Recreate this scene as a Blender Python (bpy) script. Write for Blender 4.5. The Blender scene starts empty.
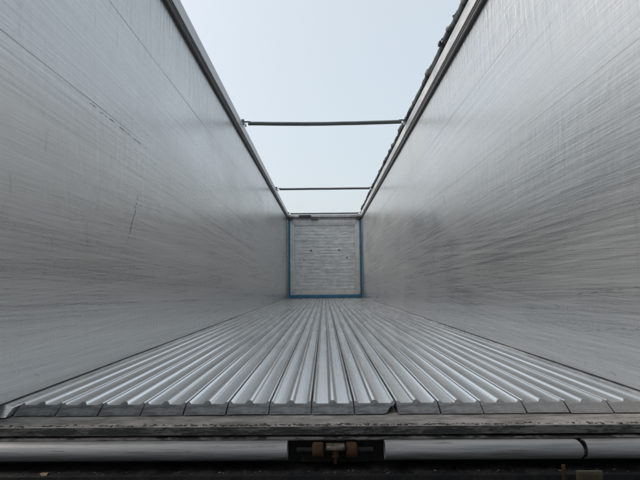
import bpy, bmesh, math, random
from mathutils import Vector, Matrix, noise
random.seed(7)
R = math.radians
S = bpy.context.scene
COL = S.collection

# ------------------------------------------------------------------ camera
# floor surface is z = 0, the rear end of the floor is y = 0, the trailer runs along +y
CAM = Vector((-0.027, -1.765, 0.442))
FPX, W0, H0 = 460.0, 640.0, 480.0
PITCH, YAW, ROLL = math.atan(44 / FPX), math.atan(4 / FPX), R(0.5)
cd = bpy.data.cameras.new('camera'); cam = bpy.data.objects.new('camera', cd); COL.objects.link(cam)
cd.sensor_width = 36.0; cd.lens = 36.0 * FPX / W0; cd.clip_start = 0.02; cd.clip_end = 2000
CROT = Matrix.Rotation(YAW, 3, 'Z') @ Matrix.Rotation(math.pi / 2 + PITCH, 3, 'X') @ Matrix.Rotation(-ROLL, 3, 'Z')
cam.matrix_world = Matrix.Translation(CAM) @ CROT.to_4x4()
S.camera = cam

# ------------------------------------------------------------------ light: hazy bright sky, veiled sun over the left wall
SUN_EL, SUN_AZ = R(47), R(-82)          # azimuth from +y towards +x
w = bpy.data.worlds.new('World'); S.world = w; w.use_nodes = True
wn = w.node_tree.nodes; wl = w.node_tree.links; wn.clear()
sky = wn.new('ShaderNodeTexSky'); sky.sky_type = 'NISHITA'; sky.sun_disc = False
sky.sun_elevation = SUN_EL; sky.sun_rotation = SUN_AZ
sky.air_density = 1.0; sky.dust_density = 6.5; sky.ozone_density = 0.5; sky.altitude = 0
hz = wn.new('ShaderNodeMix'); hz.data_type = 'RGBA'; hz.inputs[0].default_value = 0.45
hz.inputs[7].default_value = (7.45, 8.1, 8.2, 1)           # even veil of thin high cloud
bg = wn.new('ShaderNodeBackground'); bg.inputs['Strength'].default_value = 0.088
wo = wn.new('ShaderNodeOutputWorld')
wl.new(sky.outputs[0], hz.inputs[6]); wl.new(hz.outputs[2], bg.inputs[0]); wl.new(bg.outputs[0], wo.inputs[0])
sl = bpy.data.lights.new('sun', 'SUN'); sl.energy = 1.5; sl.angle = R(30); sl.color = (1, .975, .94)
so = bpy.data.objects.new('sun', sl); COL.objects.link(so)
sdir = Vector((math.sin(SUN_AZ) * math.cos(SUN_EL), math.cos(SUN_AZ) * math.cos(SUN_EL), math.sin(SUN_EL)))
so.rotation_euler = sdir.to_track_quat('Z', 'Y').to_euler()
S.view_settings.view_transform = 'Standard'; S.view_settings.look = 'None'
S.view_settings.exposure = 0.80; S.view_settings.gamma = 1.0; S.view_settings.use_curve_mapping = False

S.cycles.max_bounces = 7; S.cycles.diffuse_bounces = 4; S.cycles.glossy_bounces = 6

# ------------------------------------------------------------------ pixel -> place on a known plane
def ray(px, py):
    return CROT @ Vector(((px - W0 / 2) / FPX, -(py - H0 / 2) / FPX, -1.0))
def on_plane(px, py, axis, val):
    d = ray(px, py); t = (val - CAM[axis]) / d[axis]
    return CAM + d * t

# ------------------------------------------------------------------ helpers
def tag(o, label=None, cat=None, group=None, kind=None):
    if label: o['label'] = label
    if cat: o['category'] = cat
    if group: o['group'] = group
    if kind: o['kind'] = kind
    return o
def empty(name, loc=(0, 0, 0)):
    o = bpy.data.objects.new(name, None); o.location = loc; o.empty_display_size = .1
    COL.objects.link(o); return o
def link(name, me, mat, parent=None, loc=(0, 0, 0)):
    o = bpy.data.objects.new(name, me); COL.objects.link(o)
    if mat and not me.materials: me.materials.append(mat)
    o.parent = parent; o.location = loc
    return o
def mesh(name, v, f, smooth=False):
    me = bpy.data.meshes.new(name); me.from_pydata([tuple(p) for p in v], [], f); me.update()
    if smooth: me.polygons.foreach_set('use_smooth', [True] * len(me.polygons))
    return me
def from_bm(name, bm, smooth_deg=None):
    bmesh.ops.recalc_face_normals(bm, faces=bm.faces)
    me = bpy.data.meshes.new(name); bm.to_mesh(me); bm.free()
    if smooth_deg:
        me.polygons.foreach_set('use_smooth', [True] * len(me.polygons))
        me.set_sharp_from_angle(angle=R(smooth_deg))
    return me
def bm_box(bm, lo, hi, bev=0.0, seg=2):
    r = bmesh.ops.create_cube(bm, size=1)
    c = [(a + b) / 2 for a, b in zip(lo, hi)]; s = [b - a for a, b in zip(lo, hi)]
    for v in r['verts']: v.co = Vector([c[i] + v.co[i] * s[i] for i in range(3)])
    if bev:
        es = list({e for v in r['verts'] for e in v.link_edges})
        bmesh.ops.bevel(bm, geom=es, offset=bev, segments=seg, profile=.5, affect='EDGES')
def box(name, lo, hi, mat, parent=None, bev=0.0):
    bm = bmesh.new(); bm_box(bm, lo, hi, bev)
    return link(name, from_bm(name, bm, 35 if bev else None), mat, parent)
def prism_y(prof, ys):
    """cross-section prof [(x,z)] swept through the stations ys, ends capped"""
    v, f, n = [], [], len(prof)
    for y in ys: v += [(x, y, z) for x, z in prof]
    for k in range(len(ys) - 1):
        for i in range(n):
            j = (i + 1) % n; f.append((k * n + i, k * n + j, (k + 1) * n + j, (k + 1) * n + i))
    f.append(tuple(range(n))[::-1]); f.append(tuple((len(ys) - 1) * n + i for i in range(n)))
    return v, f
def tidy(me, deg=None):
    bm = bmesh.new(); bm.from_mesh(me); bmesh.ops.recalc_face_normals(bm, faces=bm.faces); bm.to_mesh(me); bm.free()
    if deg:
        me.polygons.foreach_set('use_smooth', [True] * len(me.polygons)); me.set_sharp_from_angle(angle=R(deg))
    return me
def tube(name, pts, rad, mat, parent=None, n=14, jit=0.0):
    """round bar along pts; rad number or list"""
    pts = [Vector(p) for p in pts]; v, f = [], []
    for k, p in enumerate(pts):
        d = (pts[min(k + 1, len(pts) - 1)] - pts[max(k - 1, 0)]).normalized()
        a = d.orthogonal() if abs(d.z) > .9 else d.cross(Vector((0, 0, 1)))
        a.normalize(); b = d.cross(a).normalized(); r = rad[k] if isinstance(rad, (list, tuple)) else rad
        for i in range(n):
            t = 2 * math.pi * i / n; q = r * (1 + jit * noise.noise(Vector((k * .09, math.cos(t) * 1.3, math.sin(t) * 1.3))))
            v.append(p + a * math.cos(t) * q + b * math.sin(t) * q)
    for k in range(len(pts) - 1):
        for i in range(n):
            j = (i + 1) % n; f.append((k * n + i, k * n + j, (k + 1) * n + j, (k + 1) * n + i))
    f.append(tuple(range(n))); f.append(tuple((len(pts) - 1) * n + i for i in range(n)))
    return link(name, tidy(mesh(name, v, f), 50), mat, parent)

# ------------------------------------------------------------------ materials
class NT:
    def __init__(s, name):
        s.m = bpy.data.materials.new(name); s.m.use_nodes = True
        s.n = s.m.node_tree.nodes; s.l = s.m.node_tree.links
        s.b = s.n['Principled BSDF']; s.co = s.n.new('ShaderNodeTexCoord').outputs['Object']
    def set(s, sock, v):
        if hasattr(v, 'is_linked'): s.l.new(v, sock)
        else: sock.default_value = v
    def map(s, scale, rot=(0, 0, 0), loc=(0, 0, 0), co=None):
        a = s.n.new('ShaderNodeMapping'); s.l.new(co or s.co, a.inputs[0])
        a.inputs['Scale'].default_value = scale; a.inputs['Rotation'].default_value = rot; a.inputs['Location'].default_value = loc
        return a.outputs[0]
    def rmap(s, scale, rx, loc=(0, 0, 0)):                 # rotate about x first, then stretch
        return s.map(scale, (0, 0, 0), loc, s.map((1, 1, 1), (rx, 0, 0)))
    def noise(s, co, scale=1, detail=3, rough=.55, dist=0):
        a = s.n.new('ShaderNodeTexNoise'); s.l.new(co, a.inputs['Vector'])
        a.inputs['Scale'].default_value = scale; a.inputs['Detail'].default_value = detail
        a.inputs['Roughness'].default_value = rough; a.inputs['Distortion'].default_value = dist
        return a.outputs['Fac']
    def ramp(s, v, lo, hi, a=0.0, b=1.0, smooth=False):
        r = s.n.new('ShaderNodeMapRange'); s.l.new(v, r.inputs[0]); r.clamp = True
        if smooth: r.interpolation_type = 'SMOOTHSTEP'
        for i, x in enumerate((lo, hi, a, b)): r.inputs[i + 1].default_value = x
        return r.outputs[0]
    def math(s, op, a, b=0.0, c=0.0):
        r = s.n.new('ShaderNodeMath'); r.operation = op
        s.set(r.inputs[0], a); s.set(r.inputs[1], b)
        if op == 'MULTIPLY_ADD': s.set(r.inputs[2], c)
        return r.outputs[0]
    def mix(s, fac, a, b):
        r = s.n.new('ShaderNodeMix'); r.data_type = 'RGBA'
        s.set(r.inputs[0], fac)
        for i, x in ((6, a), (7, b)): s.set(r.inputs[i], (*x, 1) if isinstance(x, tuple) and len(x) == 3 else x)
        return r.outputs[2]
    def bump(s, h, strength, dist, prev=None):
        r = s.n.new('ShaderNodeBump'); r.inputs['Strength'].default_value = strength; r.inputs['Distance'].default_value = dist
        s.l.new(h, r.inputs['Height'])
        if prev is not None: s.l.new(prev, r.inputs['Normal'])
        return r.outputs[0]
    def out(s, col, rough, metal=0.0, normal=None, spec=None):
        s.set(s.b.inputs['Base Color'], (*col, 1) if isinstance(col, tuple) and len(col) == 3 else col)
        s.set(s.b.inputs['Roughness'], rough); s.set(s.b.inputs['Metallic'], metal)
        if spec is not None: s.b.inputs['Specular IOR Level'].default_value = spec
        if normal is not None: s.l.new(normal, s.b.inputs['Normal'])
        return s.m

def wall_material():
    t = NT('scratched_aluminium_wall')
    st1 = t.noise(t.rmap((1, .13, 75), R(1.5)), 1, 3, .6)
    st2 = t.noise(t.rmap((1, .22, 190), R(-3.0), (0, 3, 0)), 1, 3, .6)
    st3 = t.noise(t.rmap((1, .38, 420), R(4), (0, 7, 0)), 1, 2, .6)
    big = t.noise(t.map((1, .5, 1.3)), 1, 4, .6, .6)
    vert = t.noise(t.map((1, 17, 3.4)), 1, 3, .62, .8)
    fine = t.noise(t.map((1, 55, 9), loc=(0, 2, 1)), 1, 2, .6)
    s = t.math('ADD', t.math('MULTIPLY', st1, .40), t.math('ADD', t.math('MULTIPLY', st2, .40), t.math('MULTIPLY', st3, .30)))   # ~.55
    rub = t.ramp(t.noise(t.map((1, .22, 1.9), loc=(0, 4, 2)), 1, 3, .6), .38, .64, .55, .95, True)   # where loads have rubbed
    sep = t.n.new('ShaderNodeSeparateXYZ'); t.l.new(t.co, sep.inputs[0])
    hi = t.ramp(t.math('ADD', sep.outputs[2], t.math('MULTIPLY', big, .6)), 2.0, 2.55, 0, 1, True)     # loads seldom reach the top board: it is dented, not dragged
    rub = t.math('MULTIPLY', rub, t.ramp(hi, 0, 1, 1.0, .40))
    sr = t.math('ADD', t.math('MULTIPLY', t.math('SUBTRACT', t.ramp(s, .42, .68), .5), rub), .5)
    col = t.mix(sr, (.41, .417, .42), (.76, .767, .768))
    # chalky oxide film and grime in patches
    ox = t.ramp(t.math('ADD', t.math('MULTIPLY', big, .7), t.math('MULTIPLY', s, .5)), .42, .90, .0, 1.0)
    col = t.mix(t.math('MULTIPLY', ox, .35), col, (.40, .395, .38))
    # long dark drag marks, then short upright dashes
    m1 = t.ramp(t.noise(t.rmap((1, .24, 38), R(1.6), (0, 11, 4)), 1, 5, .68), .655, .72, 0, 1, True)
    m2 = t.ramp(t.noise(t.rmap((1, .5, 100), R(-2.5), (0, 5, 9)), 1, 4, .65), .66, .74, 0, 1, True)
    m3 = t.ramp(t.noise(t.rmap((1, 13, 3.0), R(6), (0, 1, 5)), 1, 4, .7), .61, .74, 0, 1, True)  # short upright scratches, with the shading of dents put into the colour
    mk = t.math('MAXIMUM', t.math('MULTIPLY', t.math('MAXIMUM', m1, m2), rub), t.math('MULTIPLY', m3, t.ramp(hi, 0, 1, .45, .9)))
    col = t.mix(t.math('MULTIPLY', mk, .42), col, (.16, .16, .16))
    ro = t.math('ADD', t.math('MULTIPLY', sr, .10), t.math('ADD', t.math('MULTIPLY', ox, .16), .19))
    me = t.math('SUBTRACT', .96, t.math('MULTIPLY', ox, .25))
    nb = t.bump(t.math('MULTIPLY', vert, t.ramp(hi, 0, 1, .45, 1.25)), .8, .0090)
    nb = t.bump(fine, .3, .0012, nb)
    nb = t.bump(s, .5, .00065, nb)
    return t.out(col, ro, me, nb)

def floor_material():
    t = NT('polished_aluminium_slat')
    oi = t.n.new('ShaderNodeObjectInfo').outputs['Random']
    off = t.n.new('ShaderNodeCombineXYZ'); t.l.new(t.math('MULTIPLY', oi, 40.0), off.inputs[1])
    va = t.n.new('ShaderNodeVectorMath'); va.operation = 'ADD'; t.l.new(t.co, va.inputs[0]); t.l.new(off.outputs[0], va.inputs[1])
    co = va.outputs[0]
    a = t.noise(t.map((160, .8, 160), co=co), 1, 4, .6)
    b = t.noise(t.map((14, 1.3, 14), co=co), 1, 4, .6)
    c = t.noise(t.map((40, 25, 40), co=co), 1, 3, .6)
    col = t.mix(t.ramp(a, .35, .68), (.80, .805, .81), (.93, .935, .935))
    col = t.mix(t.ramp(b, .50, .75, 0, .30, True), col, (.52, .515, .50))
    hs = t.n.new('ShaderNodeHueSaturation'); t.l.new(col, hs.inputs['Color']); t.l.new(t.ramp(oi, 0, 1, .86, 1.04), hs.inputs['Value']); col = hs.outputs[0]
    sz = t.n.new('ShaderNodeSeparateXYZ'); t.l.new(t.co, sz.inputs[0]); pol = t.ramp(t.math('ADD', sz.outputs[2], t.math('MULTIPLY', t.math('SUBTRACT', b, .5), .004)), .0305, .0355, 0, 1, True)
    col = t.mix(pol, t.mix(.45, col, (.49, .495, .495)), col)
    spot = t.ramp(c, .72, .78, 0, .5, True); col = t.mix(spot, col, (.2, .19, .17))
    ro = t.math('ADD', t.math('MULTIPLY', a, .14), t.math('ADD', t.math('MULTIPLY', t.ramp(b, .4, .7), .07), t.ramp(pol, 0, 1, .17, .07)))
    nb = t.bump(a, .3, .0005); nb = t.bump(c, .1, .0005, nb)
    return t.out(col, ro, t.ramp(b, .45, .8, 1.0, .85), nb)

def grimy(name, c1, c2, sc=(8, 8, 8), rough=(.45, .75), metal=0.0, bump=.003, lo=.38, hi=.66, specks=None):
    t = NT(name)
    a = t.noise(t.map(sc), 1, 6, .65, .3); b = t.noise(t.map(tuple(x * 5 for x in sc)), 1, 4, .6)
    f = t.ramp(t.math('ADD', t.math('MULTIPLY', a, .7), t.math('MULTIPLY', b, .3)), lo, hi, 0, 1, True)
    col = t.mix(f, c1, c2)
    if specks:
        k = t.ramp(t.noise(t.map(tuple(x * 3 for x in sc), loc=(3, 1, 2)), 1, 4, .7), .58, .68, 0, .85, True); col = t.mix(k, col, specks)
    return t.out(col, t.ramp(f, 0, 1, *rough), metal, t.bump(b, .5, bump, t.bump(a, .4, bump * 2)))

M = {}
M['wall'] = wall_material()
M['floor'] = floor_material()
M['rail'] = grimy('dull_aluminium_rail', (.36, .36, .37), (.56, .56, .56), (6, 1.2, 6), (.38, .6), .7, .002)
M['lip'] = grimy('near_black_trim', (.02, .02, .022), (.055, .055, .06), (10, 3, 10), (.5, .8), 0, .002)  # near-black colour for rail lips, straps and latch parts
M['slat_end'] = grimy('dark_slat_end', (.05, .052, .054), (.16, .163, .167), (9, 18, 60), (.35, .6), .6, .002, .35, .62)  # end faces coloured darker than the slat tops
M['sill'] = grimy('dirty_steel_sill', (.085, .075, .065), (.25, .235, .22), (5, 14, 14), (.4, .7), .35, .003, .36, .62, (.07, .06, .05))
M['sill_face'] = grimy('flaking_sill_face', (.014, .013, .012), (.085, .08, .075), (9, 9, 40), (.5, .8), .2, .004, .46, .58)
M['tube'] = grimy('worn_aluminium_tube', (.14, .14, .142), (.25, .25, .248), (1.5, 30, 30), (.5, .7), .75, .002, .36, .64, (.10, .095, .09))
M['black'] = grimy('shade_black_steel', (.003, .003, .0035), (.012, .011, .0105), (12, 12, 12), (.5, .85), 0, .004)  # black steel, colour deepened to hold the shade below the sill
M['black'].node_tree.nodes['Principled BSDF'].inputs['Specular IOR Level'].default_value = .12
M['rust'] = grimy('rusty_steel', (.012, .0065, .004), (.038, .018, .008), (40, 40, 40), (.6, .85), .15, .003, .35, .6, (.04, .025, .015))
M['rust'].node_tree.nodes['Principled BSDF'].inputs['Specular IOR Level'].default_value = .15
M['steel'] = grimy('worn_bolt_steel', (.06, .048, .034), (.17, .145, .115), (40, 40, 40), (.35, .6), .7, .002)
M['bow'] = grimy('galvanised_bow', (.07, .08, .085), (.13, .14, .145), (3, 20, 20), (.4, .6), .55, .001)
M['tarp'] = grimy('dark_green_tarpaulin', (.008, .014, .016), (.02, .03, .031), (14, 5, 14), (.45, .7), 0, .006)
M['blue'] = grimy('blue_seal', (.012, .11, .21), (.03, .17, .30), (9, 9, 3), (.4, .65), 0, .002)
M['board'] = grimy('painted_headboard', (.40, .41, .41), (.60, .605, .60), (4, 4, 9), (.4, .6), .5, .002, .36, .62)
M['frame'] = grimy('beige_headboard_frame', (.42, .418, .41), (.57, .568, .56), (4, 4, 4), (.45, .7), .3, .002)
M['soil'] = grimy('black_grit', (.018, .015, .012), (.06, .05, .042), (60, 60, 60), (.8, .95), 0, .002)
M['leaf'] = grimy('dry_leaf', (.07, .04, .012), (.15, .095, .03), (60, 60, 60), (.6, .8), 0, .001)
M['amber'] = grimy('amber_lens', (.016, .013, .005), (.035, .028, .011), (20, 20, 20), (.2, .4), 0, .0005)
M['scratch'] = grimy('dark_scratch', (.10, .10, .10), (.22, .22, .22), (20, 20, 20), (.45, .65), .8, .001)
M['ground'] = grimy('asphalt_yard', (.05, .05, .05), (.085, .083, .08), (3, 3, 3), (.7, .9), 0, .006)

# ------------------------------------------------------------------ the setting
g = link('ground', mesh('ground', [(-300, -300, -1.25), (300, -300, -1.25), (300, 300, -1.25), (-300, 300, -1.25)], [(0, 1, 2, 3)]), M['ground'])
g['kind'] = 'structure'

# ------------------------------------------------------------------ trailer body
HW, LEN, Y0 = 1.245, 13.62, -0.13
body = tag(empty('trailer_body', (0, 0, 0)), 'long open-topped aluminium cargo trailer body with scratched walls, seen from its rear sill', 'trailer')

def wall_plank(side, z0, z1, idx):
    """wall board with chamfered long edges; its face is dented and slightly wavy"""
    ny, nz = 150, 7 if z1 - z0 > .2 else 2
    ys = [Y0 + (LEN - Y0) * (k / ny) ** 1.5 for k in range(ny + 1)]
    ch, dp = .0010, .0005
    zz = [z0 + .0002, z0 + ch] + [z0 + ch + (z1 - z0 - 2 * ch) * i / nz for i in range(1, nz)] + [z1 - ch, z1 - .0002]
    v, f, n = [], [], len(zz)
    for y in ys:
        for i, z in enumerate(zz):
            d = dp if i in (0, n - 1) else 0.0
            p = Vector((idx * 9.1 + side * 50, y * .9, z * 2.2))
            d += .0016 * noise.noise(p) + .0008 * noise.noise(Vector((side * 20, y * 6.0, z * 2.5)))
            v.append((side * (HW + d), y, z))
    for k in range(ny):
        for i in range(n - 1):
            a = k * n + i; f.append((a, a + 1, a + n + 1, a + n))
    b = len(v)
    v += [(side * (HW + .045), Y0, zz[0]), (side * (HW + .045), Y0, zz[-1]), (side * (HW + .045), LEN, zz[0]), (side * (HW + .045), LEN, zz[-1])]
    l = ny * n
    f += [(b, b + 1, b + 3, b + 2), tuple([b] + list(range(n)) + [b + 1]), tuple([b + 2] + [l + i for i in range(n)] + [b + 3]),
          tuple([b, b + 2] + [k * n for k in range(ny, -1, -1)]), tuple([b + 1, b + 3] + [k * n + n - 1 for k in range(ny, -1, -1)])]
    return tidy(mesh('wall_plank', v, f), 30)

JOINTS = [.003, .10, .757, 1.413, 2.07, 2.674]
walls = {}
for side in (-1, 1):
    wl_ = box('side_wall', (side * (HW + .047) if side > 0 else -(HW + .075), Y0, -.05), (HW + .075 if side > 0 else -(HW + .047), LEN, 2.674), M['rail'], body)
    tag(wl_, 'left side wall, grey and shaded, of scratched aluminium planks' if side < 0 else 'right side wall, brightly lit upper half, of scratched aluminium planks')
    walls[side] = wl_
    for i in range(len(JOINTS) - 1):
        link('wall_plank', wall_plank(side, JOINTS[i], JOINTS[i + 1], i), M['wall'], wl_)
    # angle strip in the corner between wall and floor
    s = side
    prof = [(s * (HW + .03), -.038), (s * 1.2055, -.038), (s * 1.2035, -.012), (s * 1.206, -.0085), (s * 1.225, -.0075), (s * (HW - .004), -.0035), (s * (HW + .03), .0015)]
    v, f = prism_y(prof, [-.03, LEN - .1]); v = [(x, y + (z + .038) * 1.5 if y < 0 else y, z) for x, y, z in v]; link('corner_strip', tidy(mesh('corner_strip', v, f)), M['wall'], body)
    # top rail: dark lip, bright face, rolled top edge
    v, f = prism_y([(s * (HW + .05), 2.6100), (s * 1.218, 2.6100), (s * 1.212, 2.6200), (s * 1.216, 2.6450), (s * 1.210, 2.6550), (s * 1.214, 2.6770), (s * (HW + .05), 2.6770)], [Y0, LEN])
    lip = link('rail_lip', tidy(mesh('rail_lip', v, f)), M['lip'], body)
    v, f = prism_y([(s * (HW + .07), 2.6790), (s * 1.206, 2.6790), (s * 1.203, 2.6840), (s * 1.203, 2.7970), (s * 1.208, 2.8050), (s * (HW + .07), 2.8050)], [Y0, LEN])
    rail = link('top_rail', tidy(mesh('top_rail', v, f), 20), M['rail'], body)
    v, f = prism_y([(s * 1.207, 2.8055), (s * 1.215, 2.8130), (s * 1.235, 2.8150), (s * 1.235, 2.8055)], [Y0, LEN])
    link('edge_bead', tidy(mesh('edge_bead', v, f)), M['lip'], rail)

# individual scratches and scuffs that can be picked out on the walls
def scratch(side, pts, wid):
    """a broken scuff: many short strands along a path, each a thin raised burr"""
    P = [on_plane(x, y, 0, side * HW) for x, y in pts]; v, f = [], []
    for a, b in zip(P[:-1], P[1:]):
        L = (b - a).length; d = (b - a) / L; nrm = Vector((0, -d.z, d.y)); t = 0.0
        while t < L:
            ln = random.uniform(.012, .07); e = wid * random.uniform(.03, .10); o = random.gauss(0, wid * .25)
            c0 = a + d * t + nrm * o; c1 = a + d * min(L, t + ln) + nrm * (o + random.gauss(0, wid * .08)); cm = c0.lerp(c1, random.uniform(.3, .7)) + nrm * random.gauss(0, wid * .12)
            k = len(v)
            for p, w_ in ((c0, .15), (cm, 1.0), (c1, .15)):
                for sg in (1, -1):
                    q = p + nrm * e * w_ * sg; v.append((side * (HW - .0019), q.y, q.z))
            v += [(side * (HW + .004), y, z) for x, y, z in v[k:k + 6]]
            f += [(k, k + 1, k + 3, k + 2), (k + 2, k + 3, k + 5, k + 4), (k, k + 2, k + 8, k + 6), (k + 2, k + 4, k + 10, k + 8), (k + 1, k + 7, k + 9, k + 3), (k + 3, k + 9, k + 11, k + 5), (k, k + 6, k + 7, k + 1), (k + 4, k + 5, k + 11, k + 10)]
            t += ln * random.uniform(.6, 2.6)
    link('scratch_mark', tidy(mesh('scratch_mark', v, f)), M['scratch'], walls[side])['kind'] = 'stuff'
for side, pts, wid in (
    (-1, [(138, 196), (134, 215), (126, 248)], .016), (-1, [(90, 103), (120, 127), (148, 150)], .008), (-1, [(0, 268), (48, 272)], .006),
    (-1, [(34, 373), (40, 375)], .010), (1, [(443, 196), (452, 228), (467, 277)], .012),
    (1, [(577, 294), (600, 290), (640, 287)], .010), (1, [(586, 331), (610, 329), (640, 330)], .012), (1, [(556, 306), (568, 309)], .020),
    (1, [(540, 370), (546, 374)], .012), (1, [(610, 372), (616, 376)], .010)):
    scratch(side, pts, wid)

# ------------------------------------------------------------------ rear sill and what hangs below it
XS = 1.32
bm = bmesh.new()
bm_box(bm, (-XS, -.125, -.075), (XS, .4, -.0445), .003)
sill = link('rear_sill', from_bm('rear_sill', bm, 35), M['sill'], body)
link('sill_face', from_bm('sill_face', (lambda b: (bm_box(b, (-XS, -.1265, -.0725), (XS, -.1252, -.0475)), b)[1])(bmesh.new())), M['sill_face'], sill)
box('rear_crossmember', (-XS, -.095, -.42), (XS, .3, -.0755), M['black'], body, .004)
box('rear_ledge', (-XS, -.142, -.0885), (XS, -.0955, -.0815), M['sill_face'], body, .002)
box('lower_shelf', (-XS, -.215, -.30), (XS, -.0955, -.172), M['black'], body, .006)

def buffer_tube(x0, x1, slant=0.0):
    cy, cz, r, n = -.152, -.1155, .0305, 28
    v, f = [], []
    def ring(x, rr, sl):
        return [(x + sl * math.cos(2 * math.pi * i / n), cy + rr * math.cos(2 * math.pi * i / n) , cz + rr * math.sin(2 * math.pi * i / n)) for i in range(n)]
    xs = [x0] + [x0 + (x1 - x0) * k / 24 for k in range(1, 24)] + [x1]
    for x in xs: v += ring(x, r * (1 + .012 * noise.noise(Vector((x * 3, 2, 0)))), slant if x == x1 else 0)
    for k in range(len(xs) - 1):
        for i in range(n):
            j = (i + 1) % n; f.append((k * n + i, k * n + j, (k + 1) * n + j, (k + 1) * n + i))
    # wall thickness and hollow inside
    o = len(v); v += ring(x0, r - .005, 0) + ring(x0 + .06, r - .005, 0) + ring(x1, r - .005, slant) + ring(x1 - .06, r - .005, 0)
    e = (len(xs) - 1) * n
    for i in range(n):
        j = (i + 1) % n
        f += [(i, j, o + j, o + i), (o + i, o + j, o + n + j, o + n + i), (e + i, e + j, o + 2 * n + j, o + 2 * n + i), (o + 2 * n + i, o + 2 * n + j, o + 3 * n + j, o + 3 * n + i)]
    f += [tuple(o + n + i for i in range(n)), tuple(o + 3 * n + i for i in range(n))]
    return link('buffer_tube', tidy(mesh('buffer_tube', v, f), 40), M['tube'], body)
def X(px, py=449): return on_plane(px, py, 1, -.18).x
buffer_tube(-XS, X(287)); buffer_tube(X(385.5), X(580), -.012); buffer_tube(X(588), XS)
# small pin linking the two right-hand tubes
tube('link_pin', [(X(578), -.152, -.128), (X(590), -.152, -.128)], .012, M['steel'], body)

# hinge between the tubes: two rusty rollers on a bolt
hx0, hx1, hx2, hx3 = X(312), X(324), X(346), X(358)
hy, hzc, hr = -.150, -.117, .0255
def drum(x0, x1):
    xs = [x0, x0 + .004, x0 + .007, x1 - .007, x1 - .004, x1]
    return tube('roller', [(x, hy, hzc) for x in xs], [hr * .72, hr * .95, hr, hr, hr * .95, hr * .72], M['rust'], hinge, 24, .05)
hinge = link('door_hinge', tidy(mesh('door_hinge', *prism_y([(X(300), -.165), (X(370), -.165), (X(370), -.078), (X(300), -.078)], [-.122, -.0955]))), M['black'], body)
tag(hinge, 'rusty hinge with two brown rollers between the buffer tubes')
drum(hx0, hx1); drum(hx2, hx3)
tube('axle', [(X(296), hy, hzc), (X(374), hy, hzc)], .010, M['black'], hinge)
bm = bmesh.new(); bm_box(bm, (X(326), hy - .028, hzc + .008), (X(345), hy + .02, hzc + .020), .002)
link('cross_plate', from_bm('cross_plate', bm, 35), M['steel'], hinge)
bm = bmesh.new()
r_ = bmesh.ops.create_cone(bm, cap_ends=True, segments=6, radius1=.0125, radius2=.0125, depth=.022)
for v in r_['verts']: v.co = Vector((v.co.x + X(335.5), hy - .012, 0)) + Vector((0, v.co.y, v.co.z + hzc - .006))
r_ = bmesh.ops.create_cone(bm, cap_ends=True, segments=12, radius1=.006, radius2=.006, depth=.03)
for v in r_['verts']: v.co = Vector((v.co.x + X(335.5), hy - .012 + v.co.y, v.co.z + hzc - .024))
link('bolt', from_bm('bolt', bm, 35), M['rust'], hinge)

# lamp block at the lower right, mostly cut by the picture's edge
lp = tag(box('marker_lamp', (on_plane(560, 470, 1, -.225).x, -.245, -.262), (XS - .01, -.2155, -.196), M['black'], body, .004), 'black marker lamp housing with a dull amber lens')
a0, a1 = on_plane(576, 472, 1, -.25), on_plane(603, 478, 1, -.25)
box('lens', (a0.x, -.252, a1.z - .01), (a1.x, -.2455, a0.z + .004), M['amber'], lp, .002)
a0, a1 = on_plane(562, 466, 1, -.25), on_plane(566, 478, 1, -.25)
box('lens', (a0.x, -.252, a1.z - .01), (a1.x, -.2455, a0.z + .004), M['rust'], lp, .001)

# grit along the sill
def grit(name, n, fx, label):
    bm = bmesh.new()
    for _ in range(n):
        p, s = fx()
        r = bmesh.ops.create_icosphere(bm, subdivisions=1, radius=s)
        for v in r['verts']:
            d = v.co.copy(); d *= 1 + .5 * noise.noise(d * 300 + p * 50); d.z *= .55
            v.co = p + Vector((d.x * 1.7, d.y, d.z))
    return tag(link(name, from_bm(name, bm), M['soil']), label, 'grit', kind='stuff')
def g1():
    x = random.gauss(0, .5) if random.random() < .5 else random.uniform(-1.2, 1.25)
    x = max(-1.28, min(1.28, x)); s = random.choice([.0015, .002, .002, .003, .004])
    return Vector((x, -.122 + abs(random.gauss(0, .010)), -.0445 + s * .3)), s
grit('grit', 420, g1, 'black grit and crumbs scattered along the sill edge')
def g2():
    x = random.uniform(-1.28, 1.28); s = random.choice([.0015, .002, .003])
    return Vector((x, -.178 - random.random() * .03, -.172 + s * .3)), s
grit('grit', 80, g2, 'black crumbs on the dark shelf below the tubes')
# one dry leaf on the dark shelf
lf = on_plane(44, 463, 1, -.205)
v = [(lf.x + .013 * math.cos(a) * (1.3 if i % 2 else .9), -.2005 + .010 * math.sin(a), -.1705 + .004 * math.sin(a * 2 + 1)) for i, a in enumerate([k * math.pi / 4 for k in range(8)])]
v.append((lf.x, -.2005, -.1655)); n = len(v); v += [(x, y, z + .0008) for x, y, z in v]
f = [(i, (i + 1) % 8, 8) for i in range(8)] + [(n + (i + 1) % 8, n + i, n + 8) for i in range(8)] + [(i, n + i, n + (i + 1) % 8, (i + 1) % 8) for i in range(8)]
tag(link('leaf', tidy(mesh('leaf', v, f)), M['leaf']), 'small dry brown leaf caught under the left buffer tube', 'leaf')

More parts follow.
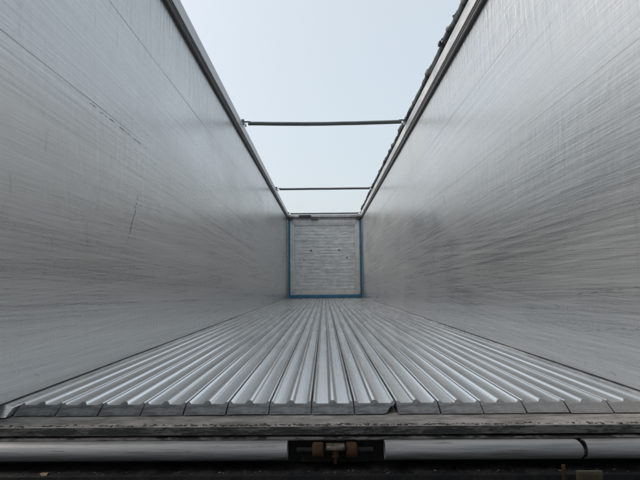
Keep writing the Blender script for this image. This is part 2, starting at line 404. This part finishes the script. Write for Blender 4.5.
# ------------------------------------------------------------------ moving floor: 15 ribbed slats
P, NS, ZT, ZBOT, SLOPE = .16, 15, -.012, -.042, .046      # the slat ends are cut on a slope
wf = tag(empty('moving_floor', (0, 0, ZBOT)), 'ribbed moving floor of long shiny aluminium slats', 'trailer floor')
def slat_profile():
    hw = P / 2 - .0023
    t = [(-hw, .001), (-hw + .0008, .0038), (-hw + .003, .0056), (-hw + .0055, .0062), (-hw + .008, .0056), (-hw + .0115, .0033), (-hw + .015, .0010), (-hw + .018, 0)]
    rid = [(-.0180, 0), (-.0155, .0007), (-.0130, .0030), (-.0108, .0054), (-.0078, .0075), (-.0042, .0085), (0, .0088)]
    rid += [(-x, z) for x, z in rid[:-1]][::-1]
    t = t + rid + [(-x, z) for x, z in t][::-1]
    t = [(x, z + ZT - ZBOT) for x, z in t]
    return t + [(hw, .005), (hw - .002, .002), (-hw + .002, .002), (-hw, .005)]
PROF = slat_profile()
def cut(v, y_end=.02, off=0.0):                 # slope the near end back towards the top
    return [(x, y + off + SLOPE * z / (ZT - ZBOT) if y < y_end else y, z) for x, y, z in v]
YS = [0, .12, 3.2, 7, 13.44]
v, f = prism_y(PROF, YS)
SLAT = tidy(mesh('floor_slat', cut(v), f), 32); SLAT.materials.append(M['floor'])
v, f = prism_y([(x * .9995, z * .9995 + .00001) for x, z in PROF], [-.003, -.0003])
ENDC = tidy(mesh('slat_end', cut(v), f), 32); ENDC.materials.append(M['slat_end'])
for i in range(NS):
    x = (i - 7) * P; dy = random.uniform(-.003, .003)
    if i == 8:                               # this slat's lower right corner is torn and bent up
        v1, f1 = prism_y(PROF, YS)
        def bent(p):
            x_, y_, z_ = p
            if y_ < .06 and x_ > .035 and z_ < .02:
                k = min(1, (x_ - .035) / .04); return (x_ - .006 * k, y_ + .030 * k, z_ + .018 * k)
            return p
        me = tidy(mesh('floor_slat', [bent(p) for p in cut(v1)], f1), 32)
        pe = [(a * .9995, b * .9995 + .00001) for a, b in PROF]
        pe = [p for p in pe if not (p[0] > .05 and p[1] < .015)]
        k = max(j for j in range(len(pe)) if pe[j][0] > .07)
        pe = pe[:k + 1] + [(.072, .024), (.060, .021), (.050, .014), (.042, .006), (.030, .0025)] + pe[k + 1:]
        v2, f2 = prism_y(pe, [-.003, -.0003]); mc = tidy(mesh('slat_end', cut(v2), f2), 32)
        o = link('floor_slat', me, M['floor'], wf, (x, dy, 0)); tag(o, 'floor slat with a torn and bent lower front corner')
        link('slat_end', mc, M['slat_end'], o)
        continue
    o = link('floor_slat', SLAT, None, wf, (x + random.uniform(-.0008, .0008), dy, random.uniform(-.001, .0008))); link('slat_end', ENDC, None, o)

# ------------------------------------------------------------------ sliding headboard at the far end
HY, HH = 13.47, 2.55
hb = tag(empty('headboard', (0, HY, .012)), 'grey ribbed headboard with blue edge seals closing the far end', 'bulkhead')
z0 = .012
def hbox(name, lo, hi, mat, bev=.004, par=None):
    bm = bmesh.new(); bm_box(bm, lo, hi, bev); return link(name, from_bm(name, bm, 35), mat, par or hb)
XH = 1.215
hbox('bottom_seal', (-XH, -.05, -.0105), (XH, .02, .072), M['blue'], .012)
hbox('side_seal', (-XH, -.035, .073), (-XH + .062, .02, HH), M['blue'], .012)
hbox('side_seal', (XH - .062, -.035, .073), (XH, .02, HH), M['blue'], .012)
xi, xf, zf0, zf1 = XH - .064, XH - .064 - .15, .25, HH - .19
def miter(pts, y0=-.028, y1=.02):
    v = [(x, y0, z) for x, z in pts] + [(x, y1, z) for x, z in pts]; n = len(pts)
    f = [tuple(range(n)), tuple(range(2 * n - 1, n - 1, -1))] + [(i, i + n, (i + 1) % n + n, (i + 1) % n) for i in range(n)]
    bm = bmesh.new(); bm.from_mesh(mesh('tmp', v, f)); bmesh.ops.recalc_face_normals(bm, faces=bm.faces)
    bmesh.ops.bevel(bm, geom=list(bm.edges), offset=.006, segments=2, profile=.5, affect='EDGES')
    return link('frame_rail', from_bm('frame_rail', bm, 35), M['frame'], hb)
q = .003
miter([(-xi, .077), (-xf - q, zf0 - q), (-xf - q, zf1 + q), (-xi, HH)]); miter([(xi, .077), (xi, HH), (xf + q, zf1 + q), (xf + q, zf0 - q)])
miter([(-xi + 2 * q, .075), (xi - 2 * q, .075), (xf - q, zf0 - q), (-xf + q, zf0 - q)]); miter([(-xi + 2 * q, HH), (-xf + q, zf1 + q), (xf - q, zf1 + q), (xi - 2 * q, HH)])
# ribbed sheet: 22 horizontal swells, dented
NR = 20; v, f = [], []; nx = 60; nz = NR * 6
for k in range(nz + 1):
    u = k / nz; z = zf0 + (zf1 - zf0) * u; ph = (u * NR) % 1.0
    yy = -.009 * (1 - abs(2 * ph - 1) ** 3)
    for i in range(nx + 1):
        x = -xf + 2 * xf * i / nx
        v.append((x, yy * max(.1, .6 + 1.1 * noise.noise(Vector((x * 4, z * 3, 9)))) + .012 * noise.noise(Vector((x * 3, z * 7, 0))) + .006 * noise.noise(Vector((x * 8, z * 22, 3))), z))
m_ = nx + 1
for k in range(nz):
    for i in range(nx): f.append((k * m_ + i, k * m_ + i + 1, (k + 1) * m_ + i + 1, (k + 1) * m_ + i))
fr = len(v); v += [(x, .03, z) for x, y, z in v[:]]
f += [tuple(reversed([a + fr for a in q_])) for q_ in f[:]]
link('ribbed_sheet', tidy(mesh('ribbed_sheet', v, f), 60), M['board'], hb)
for px, py, r in ((311, 250.5, .045), (339, 250, .04), (304, 260, .03), (347, 257.5, .035)):
    p = on_plane(px, py, 1, HY - .02)
    bm = bmesh.new(); rr = bmesh.ops.create_cone(bm, cap_ends=True, segments=10, radius1=r * .75, radius2=r * .5, depth=.03)
    for vv in rr['verts']: vv.co = Vector((p.x + vv.co.x * 1.2, -.018 - vv.co.z, p.z - z0 + vv.co.y * .8))
    link('bolt_plate', from_bm('bolt_plate', bm), M['steel'], hb)
# fixed front wall beam above the headboard
fb = box('front_beam', (-1.2025, 13.40, 2.6550), (1.2025, 13.60, 2.7450), M['rail'], body, .01)
box('front_wall', (-HW + .006, 13.55, -.04), (HW - .006, 13.61, 2.6540), M['rail'], body)
bx0 = on_plane(299, 218, 1, 13.38).x; bx1 = on_plane(311, 218, 1, 13.38).x
box('latch_box', (bx0, 13.34, 2.6450), (bx1, 13.3995, 2.7300), M['lip'], fb, .008)
bx0 = on_plane(311, 222, 1, 13.38).x; bx1 = on_plane(318, 222, 1, 13.38).x
box('latch_handle', (bx0, 13.36, 2.5550), (bx1, 13.3995, 2.6100), M['steel'], hb, .006).location = (0, -HY, -z0)
for s in (-1, 1): box('corner_bracket', (s * 1.20 if s < 0 else 1.06, 13.37, 2.5550), (-1.06 if s < 0 else 1.20, 13.3995, 2.6750), M['lip'], fb, .006)

# ------------------------------------------------------------------ roof bows
def bow(y, zc, rad, label, bend=0.0):
    b = tag(empty('roof_bow', (0, y, zc)), label, 'roof bow', 'roof bows across the open top')
    n = 25; pts = [(-1.135 + 2.27 * i / (n - 1), 0, bend * math.cos(math.pi * (i / (n - 1) - .5)) + .002 * noise.noise(Vector((i * .3, y, 0)))) for i in range(n)]
    tube('bow_tube', pts, rad, M['bow'], b, 16)
    for s in (-1, 1):
        bm = bmesh.new(); x0, x1 = sorted((s * 1.10, s * 1.235)); bm_box(bm, (x0, -.022, rad * .70), (x1, .022, rad * .70 + .010), .002)
        x0, x1 = sorted((s * 1.195, s * 1.235)); bm_box(bm, (x0, -.03, -.02), (x1, .03, rad + .03), .004)
        link('end_bracket', from_bm('end_bracket', bm, 35), M['bow'], b)
        bm = bmesh.new(); bm_box(bm, (s * 1.175 - .012, -.014, -.05), (s * 1.175 + .012, .014, -.004), .003)
        link('clip', from_bm('clip', bm, 35), M['rail'], b)
ZB = 2.824
bow(4.86, ZB, .028, 'nearest and thickest of the dark roof bows crossing the open sky', -.018)
bow(9.62, ZB, .027, 'middle dark roof bow between the nearest bow and the headboard')
bow(13.5, ZB - .03, .026, 'farthest dark roof bow, just above the headboard')

# ------------------------------------------------------------------ rolled tarpaulin lying along the right rail
ny = 620; pts, rad = [], []
for k in range(ny + 1):
    y = Y0 + (13.3 - Y0) * k / ny
    pts.append((1.236 + .010 * noise.noise(Vector((y * 1.1, 3, 0))), y, 2.868 + .008 * noise.noise(Vector((y * 1.7, 8, 0)))))
    rad.append(.047 * (1 + .26 * noise.noise(Vector((y * 1.6, 0, 1))) + .16 * noise.noise(Vector((y * 7, 0, 4))) + .09 * noise.noise(Vector((y * 17, 5, 4))) + (.30 if random.random() < .03 else 0)))
tp = tube('rolled_tarpaulin', pts, rad, M['tarp'], None, 14, .30)
tag(tp, 'dark rolled-up tarpaulin lying along the top of the right rail', 'tarpaulin')
def strap(y, r, dx=0.0):
    n = 18; v, f = [], []
    for i in range(n):
        t = 2 * math.pi * i / n
        for (yy, rr) in ((y - .018, r), (y + .018, r), (y + .018, r - .008), (y - .018, r - .008)):
            v.append((1.234 + dx + rr * math.cos(t), yy, 2.868 + rr * math.sin(t)))
    for i in range(n):
        j = (i + 1) % n
        for a in range(4): f.append((i * 4 + a, i * 4 + (a + 1) % 4, j * 4 + (a + 1) % 4, j * 4 + a))
    o = link('strap', tidy(mesh('strap', v, f), 40), M['lip'], tp)
    bm = bmesh.new(); bm_box(bm, (1.234 - r - .014 + dx, y - .03, 2.845), (1.234 - r + .012 + dx, y + .035, 2.885), .008)
    link('buckle', from_bm('buckle', bm, 35), M['lip'], o)
strap(on_plane(441, 50, 0, 1.18).y, .064)
